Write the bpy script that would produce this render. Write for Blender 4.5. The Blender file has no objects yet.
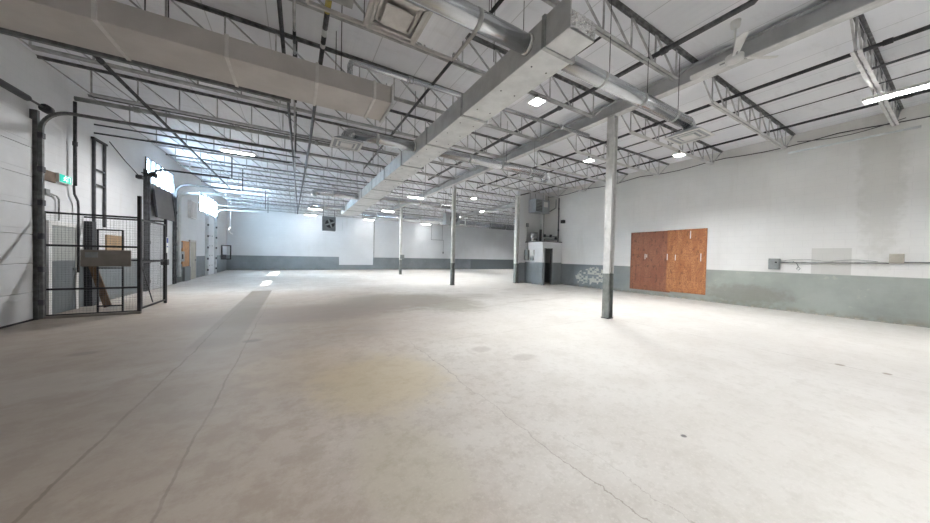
import bpy, bmesh, math, random
from mathutils import Vector, Matrix
random.seed(7)
SC = bpy.context.scene
COL = SC.collection
PI = math.pi

# ------------------------------------------------------------------ materials
class G:
    """small helper around one material's node tree"""
    def __init__(s, name):
        s.m = bpy.data.materials.new(name); s.m.use_nodes = True
        s.t = s.m.node_tree; s.n = s.t.nodes; s.l = s.t.links
        s.b = s.n['Principled BSDF']
        s._pos = None
    def new(s, kind, **kw):
        n = s.n.new(kind)
        for k, v in kw.items(): setattr(n, k, v)
        return n
    def put(s, sock, v):
        if isinstance(v, bpy.types.NodeSocket): s.l.new(v, sock)
        else: sock.default_value = v
    def math(s, op, a, b=0.0, c=None, clamp=False):
        n = s.new('ShaderNodeMath', operation=op, use_clamp=clamp)
        s.put(n.inputs[0], a); s.put(n.inputs[1], b)
        if c is not None: s.put(n.inputs[2], c)
        return n.outputs[0]
    def pos(s):
        if s._pos is None:
            g = s.new('ShaderNodeNewGeometry'); x = s.new('ShaderNodeSeparateXYZ')
            s.l.new(g.outputs['Position'], x.inputs[0])
            s._pos = (x.outputs[0], x.outputs[1], x.outputs[2], g.outputs['Position'])
        return s._pos
    def noise(s, scale, detail=4, vec=None, rough=.6, stretch=None):
        n = s.new('ShaderNodeTexNoise'); n.inputs['Scale'].default_value = scale
        n.inputs['Detail'].default_value = detail; n.inputs['Roughness'].default_value = rough
        v = vec or s.pos()[3]
        if stretch:
            mp = s.new('ShaderNodeMapping'); mp.inputs['Scale'].default_value = stretch
            s.l.new(v, mp.inputs['Vector']); v = mp.outputs[0]
        s.l.new(v, n.inputs['Vector'])
        return n.outputs[0]
    def step(s, v, lo, hi):
        n = s.new('ShaderNodeMapRange'); n.interpolation_type = 'SMOOTHSTEP'
        s.put(n.inputs['Value'], v); s.put(n.inputs['From Min'], lo); s.put(n.inputs['From Max'], hi)
        return n.outputs[0]
    def mix(s, f, a, b, mode='MIX'):
        n = s.new('ShaderNodeMix', data_type='RGBA', blend_type=mode)
        s.put(n.inputs[0], f)
        for i, v in ((6, a), (7, b)):
            s.put(n.inputs[i], v if isinstance(v, bpy.types.NodeSocket) else (*v, 1))
        return n.outputs[2]
    def color(s, c): s.put(s.b.inputs['Base Color'], c if isinstance(c, bpy.types.NodeSocket) else (*c, 1))
    def bump(s, h, strength=.3, dist=.01):
        n = s.new('ShaderNodeBump'); n.inputs['Strength'].default_value = strength
        n.inputs['Distance'].default_value = dist
        s.l.new(h, n.inputs['Height']); s.l.new(n.outputs[0], s.b.inputs['Normal'])
    def set(s, rough=None, metal=None):
        if rough is not None: s.put(s.b.inputs['Roughness'], rough)
        if metal is not None: s.put(s.b.inputs['Metallic'], metal)

def plain(name, c, rough=.6, metal=0., vary=.12, scale=6., bump=0.):
    g = G(name)
    n = g.noise(scale, 4)
    f = g.step(n, .3, .7)
    g.color(g.mix(f, tuple(v*(1-vary) for v in c), tuple(min(1, v*(1+vary)) for v in c)))
    g.set(rough, metal)
    if bump: g.bump(n, bump)
    return g.m

def brick_height(g, axis):
    x, y, z, p = g.pos()
    c = g.new('ShaderNodeCombineXYZ')
    g.l.new(y if axis == 'Y' else x, c.inputs[0]); g.l.new(z, c.inputs[1])
    b = g.new('ShaderNodeTexBrick')
    b.inputs['Scale'].default_value = 1.0
    b.inputs['Brick Width'].default_value = .4; b.inputs['Row Height'].default_value = .2
    b.inputs['Mortar Size'].default_value = .006; b.inputs['Mortar Smooth'].default_value = .4
    b.inputs['Color1'].default_value = (1, 1, 1, 1); b.inputs['Color2'].default_value = (.93, .93, .93, 1)
    b.inputs['Mortar'].default_value = (0, 0, 0, 1)
    g.l.new(c.outputs[0], b.inputs['Vector'])
    return b.outputs['Color'], c.outputs[0]

def band(g, v, lo, hi, soft=.01):
    return g.math('MULTIPLY', g.step(v, lo-soft, lo+soft), g.math('SUBTRACT', 1.0, g.step(v, hi-soft, hi+soft)))

def blob(g, x, y, cx, cy, rx, ry, wob, sharp=.5):
    a = g.math('DIVIDE', g.math('SUBTRACT', x, cx), rx); b = g.math('DIVIDE', g.math('SUBTRACT', y, cy), ry)
    d = g.math('ADD', g.math('MULTIPLY', a, a), g.math('MULTIPLY', b, b))
    d = g.math('ADD', d, g.math('MULTIPLY', g.math('SUBTRACT', wob, .5), 2.2))
    return g.math('SUBTRACT', 1.0, g.step(d, 1-sharp, 1+sharp))

WHITE = (.735, .75, .77); DADO = (.205, .23, .245)
def wall_mat(name, axis, dado=1.2, extra=None, white=WHITE, grey=DADO):
    g = G(name); x, y, z, p = g.pos()
    bh, uv = brick_height(g, axis)
    n1 = g.noise(.7, 5); n2 = g.noise(5, 5); n3 = g.noise(1.6, 4, stretch=(1, 1, .12))
    w = g.mix(g.step(n1, .35, .7), tuple(v*.93 for v in white), white)
    w = g.mix(g.math('MULTIPLY', g.step(n3, .58, .75), .22), w, (.56, .54, .49))
    gr = g.mix(g.step(n1, .3, .7), tuple(v*.85 for v in grey), tuple(v*1.15 for v in grey))
    scuff = g.math('MULTIPLY', g.step(n2, .58, .7), g.step(g.noise(.5, 2), .45, .6))
    gr = g.mix(g.math('MULTIPLY', scuff, .4), gr, (.34, .35, .33))
    dirt = g.math('MULTIPLY', g.math('SUBTRACT', 1.0, g.step(z, .0, .22)), g.step(n2, .35, .65))
    gr = g.mix(g.math('MULTIPLY', dirt, .6), gr, (.14, .12, .09))
    gr = g.mix(g.math('MULTIPLY', g.math('SUBTRACT', 1.0, g.step(z, .025, .045)), g.math('MULTIPLY', g.step(n2, .5, .6), .35)), gr, (.5, .48, .44))
    dh = dado
    if extra: w, gr, dh = extra(g, w, gr, dh)
    f = g.step(z, g.math('SUBTRACT', dh, .008), g.math('ADD', dh, .008))
    c = g.mix(f, gr, w)
    mort = g.math('MULTIPLY', g.math('SUBTRACT', 1.0, g.step(bh, .2, .8)), .10)
    c = g.mix(mort, c, (.35, .35, .35))
    g.color(c); g.set(.62)
    g.bump(bh, .35, .006)
    return g.m

def far_extra(g, w, gr, dh):
    x = g.pos()[0]
    low = band(g, x, 3.53, 6.62, .01)
    dh = g.math('SUBTRACT', 1.2, g.math('MULTIPLY', low, .74))
    gr = g.mix(g.step(x, 17.8, 17.9), gr, (.13, .15, .16))
    return w, gr, dh
def right_extra(g, w, gr, dh):
    x, y, z, p = g.pos()
    # peeled paint: whole pieces of block face gone pale, in three broken rows
    bn = g.noise(6, 3)
    sn = g.new('ShaderNodeVectorMath', operation='SNAP'); g.l.new(p, sn.inputs[0]); sn.inputs[1].default_value = (50, .13, .10)
    wn = g.new('ShaderNodeTexWhiteNoise'); g.l.new(sn.outputs[0], wn.inputs[0])
    big = g.math('ADD', g.math('MULTIPLY', wn.outputs[0], .55), g.math('MULTIPLY', g.noise(16, 3), .6))
    slope = g.math('ADD', z, g.math('MULTIPLY', g.math('SUBTRACT', y, 9.9), .12))
    m = blob(g, y, slope, 9.85, .62, 1.05, .40, bn, .1)
    m = g.math('MULTIPLY', m, g.step(big, .49, .55))
    gr = g.mix(g.math('MULTIPLY', m, .9), gr, (.58, .58, .52))
    # grimy rubbed area low on the grey band and a grey-painted repair
    s = blob(g, y, z, 3.9, .42, 1.1, .3, bn, .6)
    gr = g.mix(g.math('MULTIPLY', s, .45), gr, (.12, .115, .10))
    gr = g.mix(g.math('SUBTRACT', 1.0, g.step(y, 5.5, 10.5)), gr, g.mix(1.0, gr, (1.62, 1.56, 1.36), 'MULTIPLY'))  # nearer grey band greener, and lightened: lamplight put into its colour
    pt = g.math('MULTIPLY', band(g, y, 1.68, 2.41, .008), band(g, z, 1.2, 1.96, .008))
    w = g.mix(g.math('MULTIPLY', pt, .9), w, (.60, .595, .57))
    st = blob(g, y, z, 1.25, 4.0, .35, 2.4, bn, .7)
    w = g.mix(g.math('MULTIPLY', st, .35), w, (.42, .41, .36))
    top = g.math('MULTIPLY', g.step(g.math('ADD', z, g.math('MULTIPLY', g.noise(.6, 3), 1.6)), 4.6, 5.8), .3)  # shade along the top of the wall, put into its colour
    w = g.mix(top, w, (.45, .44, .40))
    return w, gr, dh

def floor_mat():
    g = G('floor_concrete'); x, y, z, p = g.pos()
    n1 = g.noise(.28, 6); n2 = g.noise(1.3, 9, rough=.68); n3 = g.noise(9, 8, rough=.7); n4 = g.noise(.9, 4, stretch=(.55, 1.6, 1))
    n5 = g.noise(34, 6, rough=.7); n6 = g.noise(3.2, 8, rough=.72)
    c = g.mix(g.step(n1, .32, .68), (.50, .475, .445), (.62, .605, .58))
    c = g.mix(g.math('MULTIPLY', g.step(n2, .46, .64), .42), c, (.42, .385, .345))
    c = g.mix(g.math('MULTIPLY', g.step(n6, .50, .64), .40), c, (.40, .37, .335))
    c = g.mix(g.math('MULTIPLY', g.step(n3, .5, .62), .38), c, (.36, .33, .295))
    c = g.mix(g.math('MULTIPLY', g.step(n5, .52, .62), .25), c, (.70, .68, .65))
    # browner left aisle with a darker layer over it; paler right side
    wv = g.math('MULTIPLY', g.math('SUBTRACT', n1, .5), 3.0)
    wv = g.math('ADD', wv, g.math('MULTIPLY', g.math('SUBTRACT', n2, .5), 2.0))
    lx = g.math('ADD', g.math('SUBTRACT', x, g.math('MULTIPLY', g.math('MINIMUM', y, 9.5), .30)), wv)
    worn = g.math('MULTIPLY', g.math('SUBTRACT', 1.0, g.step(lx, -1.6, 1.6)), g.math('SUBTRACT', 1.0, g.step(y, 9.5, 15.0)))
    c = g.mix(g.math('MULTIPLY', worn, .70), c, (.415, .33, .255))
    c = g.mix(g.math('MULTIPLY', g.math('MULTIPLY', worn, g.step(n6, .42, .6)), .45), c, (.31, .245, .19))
    far_l = g.math('MULTIPLY', g.math('SUBTRACT', 1.0, g.step(g.math('ADD', x, wv), -1.2, 1.2)), band(g, y, 2.6, 12.5, 1.6))  # darkens the left aisle at middle depth
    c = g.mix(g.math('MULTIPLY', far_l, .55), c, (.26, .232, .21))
    c = g.mix(g.math('MULTIPLY', g.step(lx, .6, 3.0), .45), c, (.565, .555, .53))
    st = g.noise(1.5, 6, stretch=(.5, 1.6, 1))
    c = g.mix(g.math('MULTIPLY', g.math('MULTIPLY', g.step(st, .52, .66), band(g, y, 6.5, 12.5, 1.5)), .40), c, (.27, .24, .21))
    wb = g.math('ADD', g.math('MULTIPLY', n2, .8), g.math('MULTIPLY', g.math('SUBTRACT', n6, .4), 1.1))
    for cx, cy, rx, ry, k, col in ((4.1, 8.8, 1.2, 2.0, .72, (.25, .23, .18)), (.0, 6.2, 1.5, 1.2, .4, (.28, .235, .20)), (2.2, 7.6, 1.5, 2.2, .30, (.26, .23, .22)),
                                   (.95, 3.55, .75, .8, .5, (.49, .41, .25)), (.75, 2.0, .35, .6, .25, (.40, .37, .24)), (.2, 4.4, .7, .8, .3, (.45, .36, .24)),
                                   (.9, 10.5, 1.6, 2.5, .3, (.30, .27, .25)), (.3, 8.3, 2.6, 1.2, .8, (.24, .20, .17)), (2.8, 9.4, 1.9, 1.5, .8, (.25, .22, .185)), (-2.6, 5.0, 1.2, .5, .3, (.46, .43, .40)), (5.8, 9.5, 1.0, .8, .4, (.30, .28, .24)),
                                   (2.62, 3.95, .16, .13, .5, (.33, .30, .28)), (3.0, 3.35, .2, .13, .5, (.33, .30, .28)),
                                   (-.62, 6.05, .13, .1, .7, (.2, .18, .16)), (-2.6, 6.3, .16, .1, .6, (.2, .18, .16)),
                                   (7.05, .95, .06, .05, .8, (.2, .17, .13)), (7.1, .55, .05, .04, .8, (.2, .17, .13)),
                                   (2.9, 1.2, .025, .02, .9, (.08, .08, .08))):
        c = g.mix(g.math('MULTIPLY', blob(g, x, y, cx, cy, rx, ry, wb, .7), k), c, col)
    # filled trench, darker mortar
    wob = g.math('MULTIPLY', g.math('SUBTRACT', g.noise(5, 4), .5), .05)
    xw = g.math('ADD', x, wob)
    tr = g.math('MULTIPLY', band(g, xw, -1.42, -.78, .03), band(g, y, 5.9, 13.8, .25))
    tr = g.math('MULTIPLY', tr, g.math('ADD', .42, g.math('MULTIPLY', g.step(y, 6.2, 9.5), .5)))
    c = g.mix(tr, c, (.20, .175, .145))
    # saw-cut joints with chipped edges, and wandering cracks
    h = None
    def line(c, v, at_, w, k, gate=None, amp=.05, sc=2.2):
        wv = g.math('MULTIPLY', g.math('SUBTRACT', g.noise(sc, 6, rough=.7), .5), amp)
        d = g.math('ABSOLUTE', g.math('SUBTRACT', g.math('ADD', v, wv), at_))
        m = g.math('SUBTRACT', 1.0, g.step(d, w*.4, w))
        if gate is not None: m = g.math('MULTIPLY', m, gate)
        m = g.math('MULTIPLY', m, g.math('ADD', .45, g.math('MULTIPLY', g.step(n2, .35, .6), .55)))
        return g.mix(g.math('MULTIPLY', m, k), c, (.15, .125, .10))
    near = g.math('SUBTRACT', 1.0, g.step(y, 6.0, 14.0))
    c = line(c, x, -1.30, .016, .5, near, .16, .8)
    c = line(c, x, -.68, .013, .42, near, .12, .9)
    c = line(c, x, 1.74, .008, .5, g.math('SUBTRACT', 1.0, g.step(y, 4.3, 5.2)), .30, 1.6)
    c = line(c, x, 1.98, .005, .4, g.math('SUBTRACT', 1.0, g.step(y, 1.6, 1.9)), .30, 1.9)
    c = line(c, x, 7.02, .014, .4, None, .06)
    c = line(c, y, 4.66, .012, .35, band(g, x, 2.2, 9, .5), .05)
    c = line(c, y, 13.4, .02, .35, None, .05)
    c = line(c, g.math('ADD', g.math('MULTIPLY', x, .55), y), 6.6, .010, .4, band(g, x, -.8, 2.2, .3), .35, 1.1)
    # pale scratches
    sp = g.noise(60, 1)
    c = g.mix(g.math('MULTIPLY', g.step(sp, .80, .84), .5), c, (.75, .73, .70))
    g.color(c)
    g.set(g.math('ADD', .42, g.math('MULTIPLY', n2, .25)))
    g.b.inputs['Specular IOR Level'].default_value = .35
    g.bump(n3, .15, .004)
    return g.m

def deck_mat():
    g = G('white_roof_deck'); x, y, z, p = g.pos()
    n = g.noise(.8, 4); n2 = g.noise(3, 4, stretch=(.4, 1.4, 1))
    c = g.mix(g.step(n, .3, .7), (.79, .805, .85), (.85, .86, .895))
    c = g.mix(g.math('MULTIPLY', g.step(n2, .55, .75), .22), c, (.45, .44, .44))
    fr = g.math('FRACT', g.math('DIVIDE', x, .9))
    lap = g.math('SUBTRACT', 1.0, g.step(g.math('ABSOLUTE', g.math('SUBTRACT', fr, .5)), .004, .012))
    c = g.mix(g.math('MULTIPLY', lap, .45), c, (.25, .25, .25))
    fl = g.math('PINGPONG', x, .075)
    g.color(c); g.set(.7); g.bump(g.step(fl, .02, .05), .25, .01)
    return g.m

def plywood_mat(name, a, b, c0):
    g = G(name); x, y, z, p = g.pos()
    gr = g.noise(2.2, 7, stretch=(1, 2.2, .5), rough=.7); f = g.noise(26, 4)
    r = g.noise(9, 4, stretch=(1, 1, .5))
    c = g.mix(g.step(gr, .38, .62), a, b)
    c = g.mix(g.math('MULTIPLY', g.step(f, .46, .6), .75), c, c0)
    c = g.mix(g.math('MULTIPLY', g.step(r, .56, .66), .7), c, tuple(v*.35 for v in a))
    for zz in (.75, 1.25, 1.75):
        s = g.math('SUBTRACT', 1.0, g.step(g.math('ABSOLUTE', g.math('SUBTRACT', z, zz)), .004, .012))
        c = g.mix(g.math('MULTIPLY', s, .35), c, tuple(v*.4 for v in a))
    g.color(c); g.set(.6); g.bump(f, .15, .004)
    return g.m

def column_mat():
    g = G('two_tone_column_paint'); x, y, z, p = g.pos()
    n = g.noise(6, 5); n2 = g.noise(3, 5, stretch=(1, 1, .25))
    w = g.mix(g.step(n, .35, .7), (.62, .62, .60), (.75, .75, .73))
    w = g.mix(g.math('MULTIPLY', g.step(n2, .58, .66), .55), w, (.30, .30, .28))
    gr = g.mix(g.step(n, .3, .7), (.17, .185, .18), (.25, .265, .25))
    gr = g.mix(g.math('MULTIPLY', g.step(n2, .6, .66), .5), gr, (.42, .42, .39))
    f = g.step(g.math('ADD', z, g.math('MULTIPLY', g.noise(3, 2), .03)), 1.15, 1.165)
    g.color(g.mix(f, gr, w)); g.set(.5); g.bump(n, .1)
    return g.m

def two_tone():
    g = G('two_tone_door_paint'); z = g.pos()[2]; n = g.noise(4, 4)
    g.color(g.mix(g.step(z, 1.19, 1.21), g.mix(n, (.11, .125, .135), (.16, .175, .185)), g.mix(n, (.30, .32, .31), (.38, .395, .38)))); g.set(.5)
    return g.m

def emit(name, c, s):
    g = G(name); g.color(c if max(c) < .5 else (.9, .9, .9))
    g.put(g.b.inputs['Emission Color'], (*c, 1)); g.put(g.b.inputs['Emission Strength'], s)
    return g.m

def glass_mat():
    m = bpy.data.materials.new('window_glass'); m.use_nodes = True
    t = m.node_tree; t.nodes.clear()
    o = t.nodes.new('ShaderNodeOutputMaterial'); mx = t.nodes.new('ShaderNodeMixShader')
    a = t.nodes.new('ShaderNodeBsdfTransparent'); b = t.nodes.new('ShaderNodeBsdfGlossy')
    a.inputs[0].default_value = (.93, .96, .97, 1); b.inputs['Roughness'].default_value = .03
    mx.inputs[0].default_value = .05
    t.links.new(a.outputs[0], mx.inputs[1]); t.links.new(b.outputs[0], mx.inputs[2])
    t.links.new(mx.outputs[0], o.inputs[0])
    return m

M = dict(
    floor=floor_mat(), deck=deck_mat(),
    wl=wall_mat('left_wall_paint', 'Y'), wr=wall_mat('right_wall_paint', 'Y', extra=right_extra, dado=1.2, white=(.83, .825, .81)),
    wf=wall_mat('far_wall_paint', 'X', extra=far_extra), wx=wall_mat('partition_paint', 'X', dado=1.2),
    wy=wall_mat('booth_side_paint', 'Y', dado=1.25),
    column=column_mat(),
    joist=plain('grey_primed_steel', (.43, .435, .44), .55, .15, .25, 5),
    chord=plain('pale_chord_lit_flange', (.62, .62, .62), .5, .05, .12, 6),
    joistd=plain('sooty_steel', (.16, .16, .165), .7, .1, .45, 9, .4),
    girder=plain('grey_painted_girder', (.47, .48, .49), .5, .05, .1, 3),
    galv=plain('galvanised_spiral_duct', (.60, .62, .645), .24, .9, .07, 4),
    trunk=plain('galvanised_duct_sheet', (.66, .67, .67), .46, .45, .1, 3),
    band=plain('duct_flange', (.42, .43, .43), .45, .5, .15, 9),
    tape=plain('crumpled_foil_tape', (.80, .80, .79), .22, .85, .2, 22, .9),
    wrap=plain('painted_duct_board', (.56, .53, .51), .6, 0, .07, 2),
    wraps=plain('duct_seam_strip', (.68, .66, .64), .5, .1, .08, 6),
    black=plain('black_steel', (.035, .035, .04), .5, .3, .3, 9),
    trackgrey=plain('sooty_track_steel', (.15, .155, .155), .5, .3, .3, 8),
    dark=plain('dark_iron_pipe', (.075, .078, .085), .5, .35, .35, 8),
    greypipe=plain('weathered_sprinkler_pipe', (.30, .31, .30), .5, .3, .2, 6),
    pale=plain('pale_painted_pipe', (.62, .65, .66), .45, .1, .08, 5),
    yellow=plain('yellow_pipe_sleeve', (.45, .36, .05), .6, 0, .2, 9),
    white=plain('white_enamel', (.75, .75, .74), .4, 0, .05, 4),
    offwhite=plain('grimy_white_enamel', (.58, .56, .54), .5, 0, .10, 5),
    paper=plain('white_paper', (.82, .82, .80), .8, 0, .03, 5),
    blue=plain('blue_print', (.05, .08, .30), .7, 0, .1, 8),
    doorwhite=plain('white_sectional_door', (.70, .72, .74), .45, .05, .06, 1.2),
    doorgrey=plain('grey_door_paint', (.17, .185, .195), .5, 0, .1, 3),
    twotone=two_tone(),
    tan=plain('tan_wall_door', (.45, .42, .36), .55, 0, .1, 3),
    curtain=plain('grey_brown_panel', (.125, .115, .11), .75, 0, .12, 2),
    brown=plain('brown_hardboard', (.15, .105, .075), .7, 0, .2, 4),
    greyboard=plain('taupe_board', (.24, .22, .20), .7, 0, .1, 4),
    wood=plain('rough_timber', (.17, .10, .055), .75, 0, .3, 8, .3),
    orange=plain('orange_plywood', (.48, .25, .11), .65, 0, .15, 6),
    card=plain('cardboard', (.36, .25, .15), .8, 0, .1, 5),
    plyd=plywood_mat('red_brown_plywood', (.24, .085, .045), (.33, .135, .07), (.20, .08, .05)),
    plyl=plywood_mat('orange_brown_plywood', (.36, .13, .045), (.50, .22, .085), (.26, .09, .04)),
    elec=plain('grey_electrical_box', (.27, .29, .29), .45, .2, .12, 8),
    heater=plain('blue_grey_heater', (.36, .39, .42), .45, .2, .08, 5),
    cable=plain('black_cable', (.02, .02, .022), .6, 0, .1, 9),
    wire=plain('cage_wire', (.22, .23, .24), .5, .5, .1, 9),
    green=emit('exit_sign_green', (.0, .36, .27), .45), glyph=emit('exit_sign_white', (.8, 1, .95), .6),
    lens=emit('lamp_lens', (1, .985, .95), 22.), glass=glass_mat(),
)

# ------------------------------------------------------------------ geometry helpers
class MB:
    def __init__(s): s.bm = bmesh.new()
    def box(s, x0, x1, y0, y1, z0, z1, bevel=0.0):
        r = bmesh.ops.create_cube(s.bm, size=1)
        vs = r['verts']
        for v in vs:
            v.co = Vector(((x0+x1)/2 + v.co.x*(x1-x0), (y0+y1)/2 + v.co.y*(y1-y0), (z0+z1)/2 + v.co.z*(z1-z0)))
        if bevel:
            es = list({e for v in vs for e in v.link_edges})
            bmesh.ops.bevel(s.bm, geom=es, offset=bevel, segments=2, affect='EDGES', profile=.5)
        return s
    def bar(s, a, b, w, h, up=(0, 0, 1)):
        a, b = Vector(a), Vector(b); d = (b-a).normalized(); u = Vector(up)
        if abs(d.dot(u)) > .98: u = Vector((0, 1, 0))
        r = d.cross(u).normalized(); u = r.cross(d).normalized()
        vs = [s.bm.verts.new(p + r*w/2*i + u*h/2*j) for p in (a, b) for i, j in ((-1, -1), (1, -1), (1, 1), (-1, 1))]
        for f in ((3, 2, 1, 0), (4, 5, 6, 7), (0, 1, 5, 4), (1, 2, 6, 5), (2, 3, 7, 6), (3, 0, 4, 7)):
            s.bm.faces.new([vs[i] for i in f])
        return s
    def tube(s, pts, r, n=10, cap=True, smooth=True):
        pts = [Vector(p) for p in pts]; rings = []
        rs = r if isinstance(r, (list, tuple)) else [r]*len(pts)
        ref = None
        for i, p in enumerate(pts):
            d = (pts[min(i+1, len(pts)-1)] - pts[max(i-1, 0)]).normalized()
            if ref is None:
                ref = Vector((0, 0, 1)) if abs(d.z) < .9 else Vector((1, 0, 0))
            x = (ref - d*ref.dot(d)).normalized(); y = d.cross(x); ref = x
            rings.append([s.bm.verts.new(p + (x*math.cos(2*PI*k/n) + y*math.sin(2*PI*k/n))*rs[i]) for k in range(n)])
        for a, b in zip(rings, rings[1:]):
            for k in range(n):
                f = s.bm.faces.new((a[k], a[(k+1) % n], b[(k+1) % n], b[k])); f.smooth = smooth
        if cap:
            s.bm.faces.new(rings[0][::-1]); s.bm.faces.new(rings[-1])
        return s
    def quad(s, *p):
        s.bm.faces.new([s.bm.verts.new(Vector(q)) for q in p]); return s
    def frustum(s, c, a0, b0, a1, b1, z0, z1):
        vs = [s.bm.verts.new((c[0]+i*a, c[1]+j*b, z)) for a, b, z in ((a0, b0, z0), (a1, b1, z1)) for i, j in ((-1, -1), (1, -1), (1, 1), (-1, 1))]
        for f in ((3, 2, 1, 0), (4, 5, 6, 7), (0, 1, 5, 4), (1, 2, 6, 5), (2, 3, 7, 6), (3, 0, 4, 7)):
            s.bm.faces.new([vs[i] for i in f])
        return s
    def done(s, name, mat, parent=None, loc=None):
        bmesh.ops.recalc_face_normals(s.bm, faces=s.bm.faces)
        xs = [v.co for v in s.bm.verts]
        if parent is not None:
            r = parent
            while r.parent: r = r.parent
            o0 = r.location.copy()
        elif loc is not None: o0 = Vector(loc)
        else:
            o0 = Vector(((min(v.x for v in xs)+max(v.x for v in xs))/2, (min(v.y for v in xs)+max(v.y for v in xs))/2, min(v.z for v in xs)))
        for v in s.bm.verts: v.co -= o0
        me = bpy.data.meshes.new(name); s.bm.to_mesh(me); s.bm.free()
        me.materials.append(M[mat] if isinstance(mat, str) else mat)
        o = bpy.data.objects.new(name, me); COL.objects.link(o)
        if parent is None: o.location = o0
        else: o.parent = parent
        return o

def tag(o, label, cat, group=None):
    o['label'] = label; o['category'] = cat
    if group: o['group'] = group
    return o
def thing(name, label, cat, loc, group=None):
    o = bpy.data.objects.new(name, None); COL.objects.link(o); o.location = loc
    o.empty_display_size = .1
    return tag(o, label, cat, group)
def struct(o, label=None, cat=None):
    o['kind'] = 'structure'
    if label: o['label'] = label; o['category'] = cat
    return o
def dup(root, loc, label=None):
    r = root.copy(); COL.objects.link(r); r.location = loc
    if label: r['label'] = label
    for ch in list(root.children):
        c = ch.copy(); COL.objects.link(c); c.parent = r
        for gch in ch.children:
            d = gch.copy(); COL.objects.link(d); d.parent = c
    return r
def arc(c, r, a0, a1, ux, uy, n=8):
    c = Vector(c); ux = Vector(ux); uy = Vector(uy)
    return [c + ux*r*math.cos(a0+(a1-a0)*i/n) + uy*r*math.sin(a0+(a1-a0)*i/n) for i in range(n+1)]
ORD = ['nearest', 'second', 'third', 'fourth', 'fifth', 'sixth', 'seventh', 'eighth', 'ninth', 'tenth', 'eleventh', 'twelfth',
       'thirteenth', 'fourteenth', 'fifteenth', 'sixteenth', 'seventeenth', 'eighteenth', 'nineteenth', 'twentieth']

# ------------------------------------------------------------------ dimensions (metres)
XL, XR, XE, YN, YF, ZC = -4.70, 13.36, 25.6, -8.0, 29.52, 5.5
YP = 13.35                     # end of the right-hand wall: the hall widens beyond it
XC = 6.93                      # column line
COLY = (4.65, 13.45, 22.15)
ZB = 4.90                      # underside of the joists

# ------------------------------------------------------------------ setting
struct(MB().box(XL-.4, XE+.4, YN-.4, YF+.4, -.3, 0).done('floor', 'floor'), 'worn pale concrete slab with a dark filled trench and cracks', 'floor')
struct(MB().box(XL-.4, XE+.4, YN-.4, YF+.4, ZC, ZC+.3).done('ceiling', 'deck'), 'white metal roof deck above the open joists', 'ceiling')
w = MB()
WIN = ((14.95, 17.72, 3.90, 4.84), (21.75, 26.15, 3.75, 4.86))
ys = [YN-.4, WIN[0][0], WIN[0][1], WIN[1][0], WIN[1][1], YF+.4]
for a, b in ((ys[0], ys[1]), (ys[2], ys[3]), (ys[4], ys[5])): w.box(XL-.3, XL, a, b, 0, ZC)
for (a, b, c, d) in WIN:
    w.box(XL-.3, XL, a, b, 0, c); w.box(XL-.3, XL, a, b, d, ZC)
struct(w.done('wall_left', 'wl'), 'left block wall, white over a grey band', 'wall')
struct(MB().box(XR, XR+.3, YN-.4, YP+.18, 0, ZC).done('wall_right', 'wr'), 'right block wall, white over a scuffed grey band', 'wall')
struct(MB().box(XL-.3, XE+.3, YF, YF+.3, 0, ZC).done('wall_far', 'wf'), 'far white wall with a stepped grey band', 'wall')
struct(MB().box(XE, XE+.3, YP-.3, YF+.3, 0, ZC).done('wall_far_right', 'wl'), 'end wall of the wider far part of the hall', 'wall')
struct(MB().box(XL-.3, XR+.3, YN-.3, YN, 0, ZC).done('wall_near', 'wx'), 'white wall behind the viewer', 'wall')
w = MB().box(11.35, XR, YP, YP+.18, 0, ZC)
w.box(XR+.3, XE+.3, YP-.0, YP+.18, 0, ZC)
struct(w.done('wall_partition', 'wx'), 'short white wall standing out from the right wall behind the small booth', 'wall')

# windows in the left wall
def window(name, y0, y1, z0, z1, n, label):
    r = thing(name, label, 'window', (XL-.12, (y0+y1)/2, z0)); r['kind'] = 'structure'
    f = MB(); x0, x1 = XL-.03, XL+.035
    f.box(x0, x1, y0, y1, z0, z0+.03); f.box(x0, x1, y0, y1, z1-.03, z1)
    for i in range(n+1):
        y = y0 + (y1-y0)*i/n; yy = min(max(y, y0+.025), y1-.025)
        f.box(x0, x1, yy-.035, yy+.035, z0, z1)
    f.done('window_frame', 'dark', r)
    MB().box(XL-.024, XL-.018, y0+.02, y1-.02, z0+.02, z1-.02).done('glass', 'glass', r)
window('window_1', *WIN[0], 6, 'row of bright panes above the grey-brown panel on the left wall')
window('window_2', *WIN[1], 5, 'row of bright panes high on the left wall beside the far corner')

# ------------------------------------------------------------------ overhead doors on the left wall
def sectional(name, y0, y1, z1, label, mat='doorwhite', n=7):
    r = thing(name, label, 'door', (XL+.03, (y0+y1)/2, 0)); r['kind'] = 'structure'
    h = z1/n
    for i in range(n):
        b = MB().box(XL+.005, XL+.055, y0, y1, i*h+.004, (i+1)*h-.004, .006)
        k = max(2, int((y1-y0)/.8))
        for j in range(k):
            a = y0+(y1-y0)*(j+.12)/k; c = y0+(y1-y0)*(j+.88)/k
            b.box(XL+.055, XL+.061, a, c, i*h+h*.2, i*h+h*.8, .004)
        b.done('panel', mat, r)
    return r
D1 = sectional('door_1', 6.62, 9.62, 4.1, 'nearest white sectional overhead door at the left edge of the picture')
MB().box(XL, XL+.07, 6.62, 9.62, -.0, .035).done('bottom_seal', 'black', D1)
D2 = sectional('door_2', 15.0, 17.5, 2.75, 'white overhead door under the grey-brown panel', n=4)
D3 = sectional('door_3', 23.3, 25.1, 3.62, 'narrow white sectional door in the left wall nearest the far corner', n=6)
for y in (23.9, 24.5):
    for k in range(4): MB().box(XL+.06, XL+.075, y-.05, y+.05, .55+.62*k, .63+.62*k, .003).done('bolt_plate', 'elec', D3)

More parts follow.
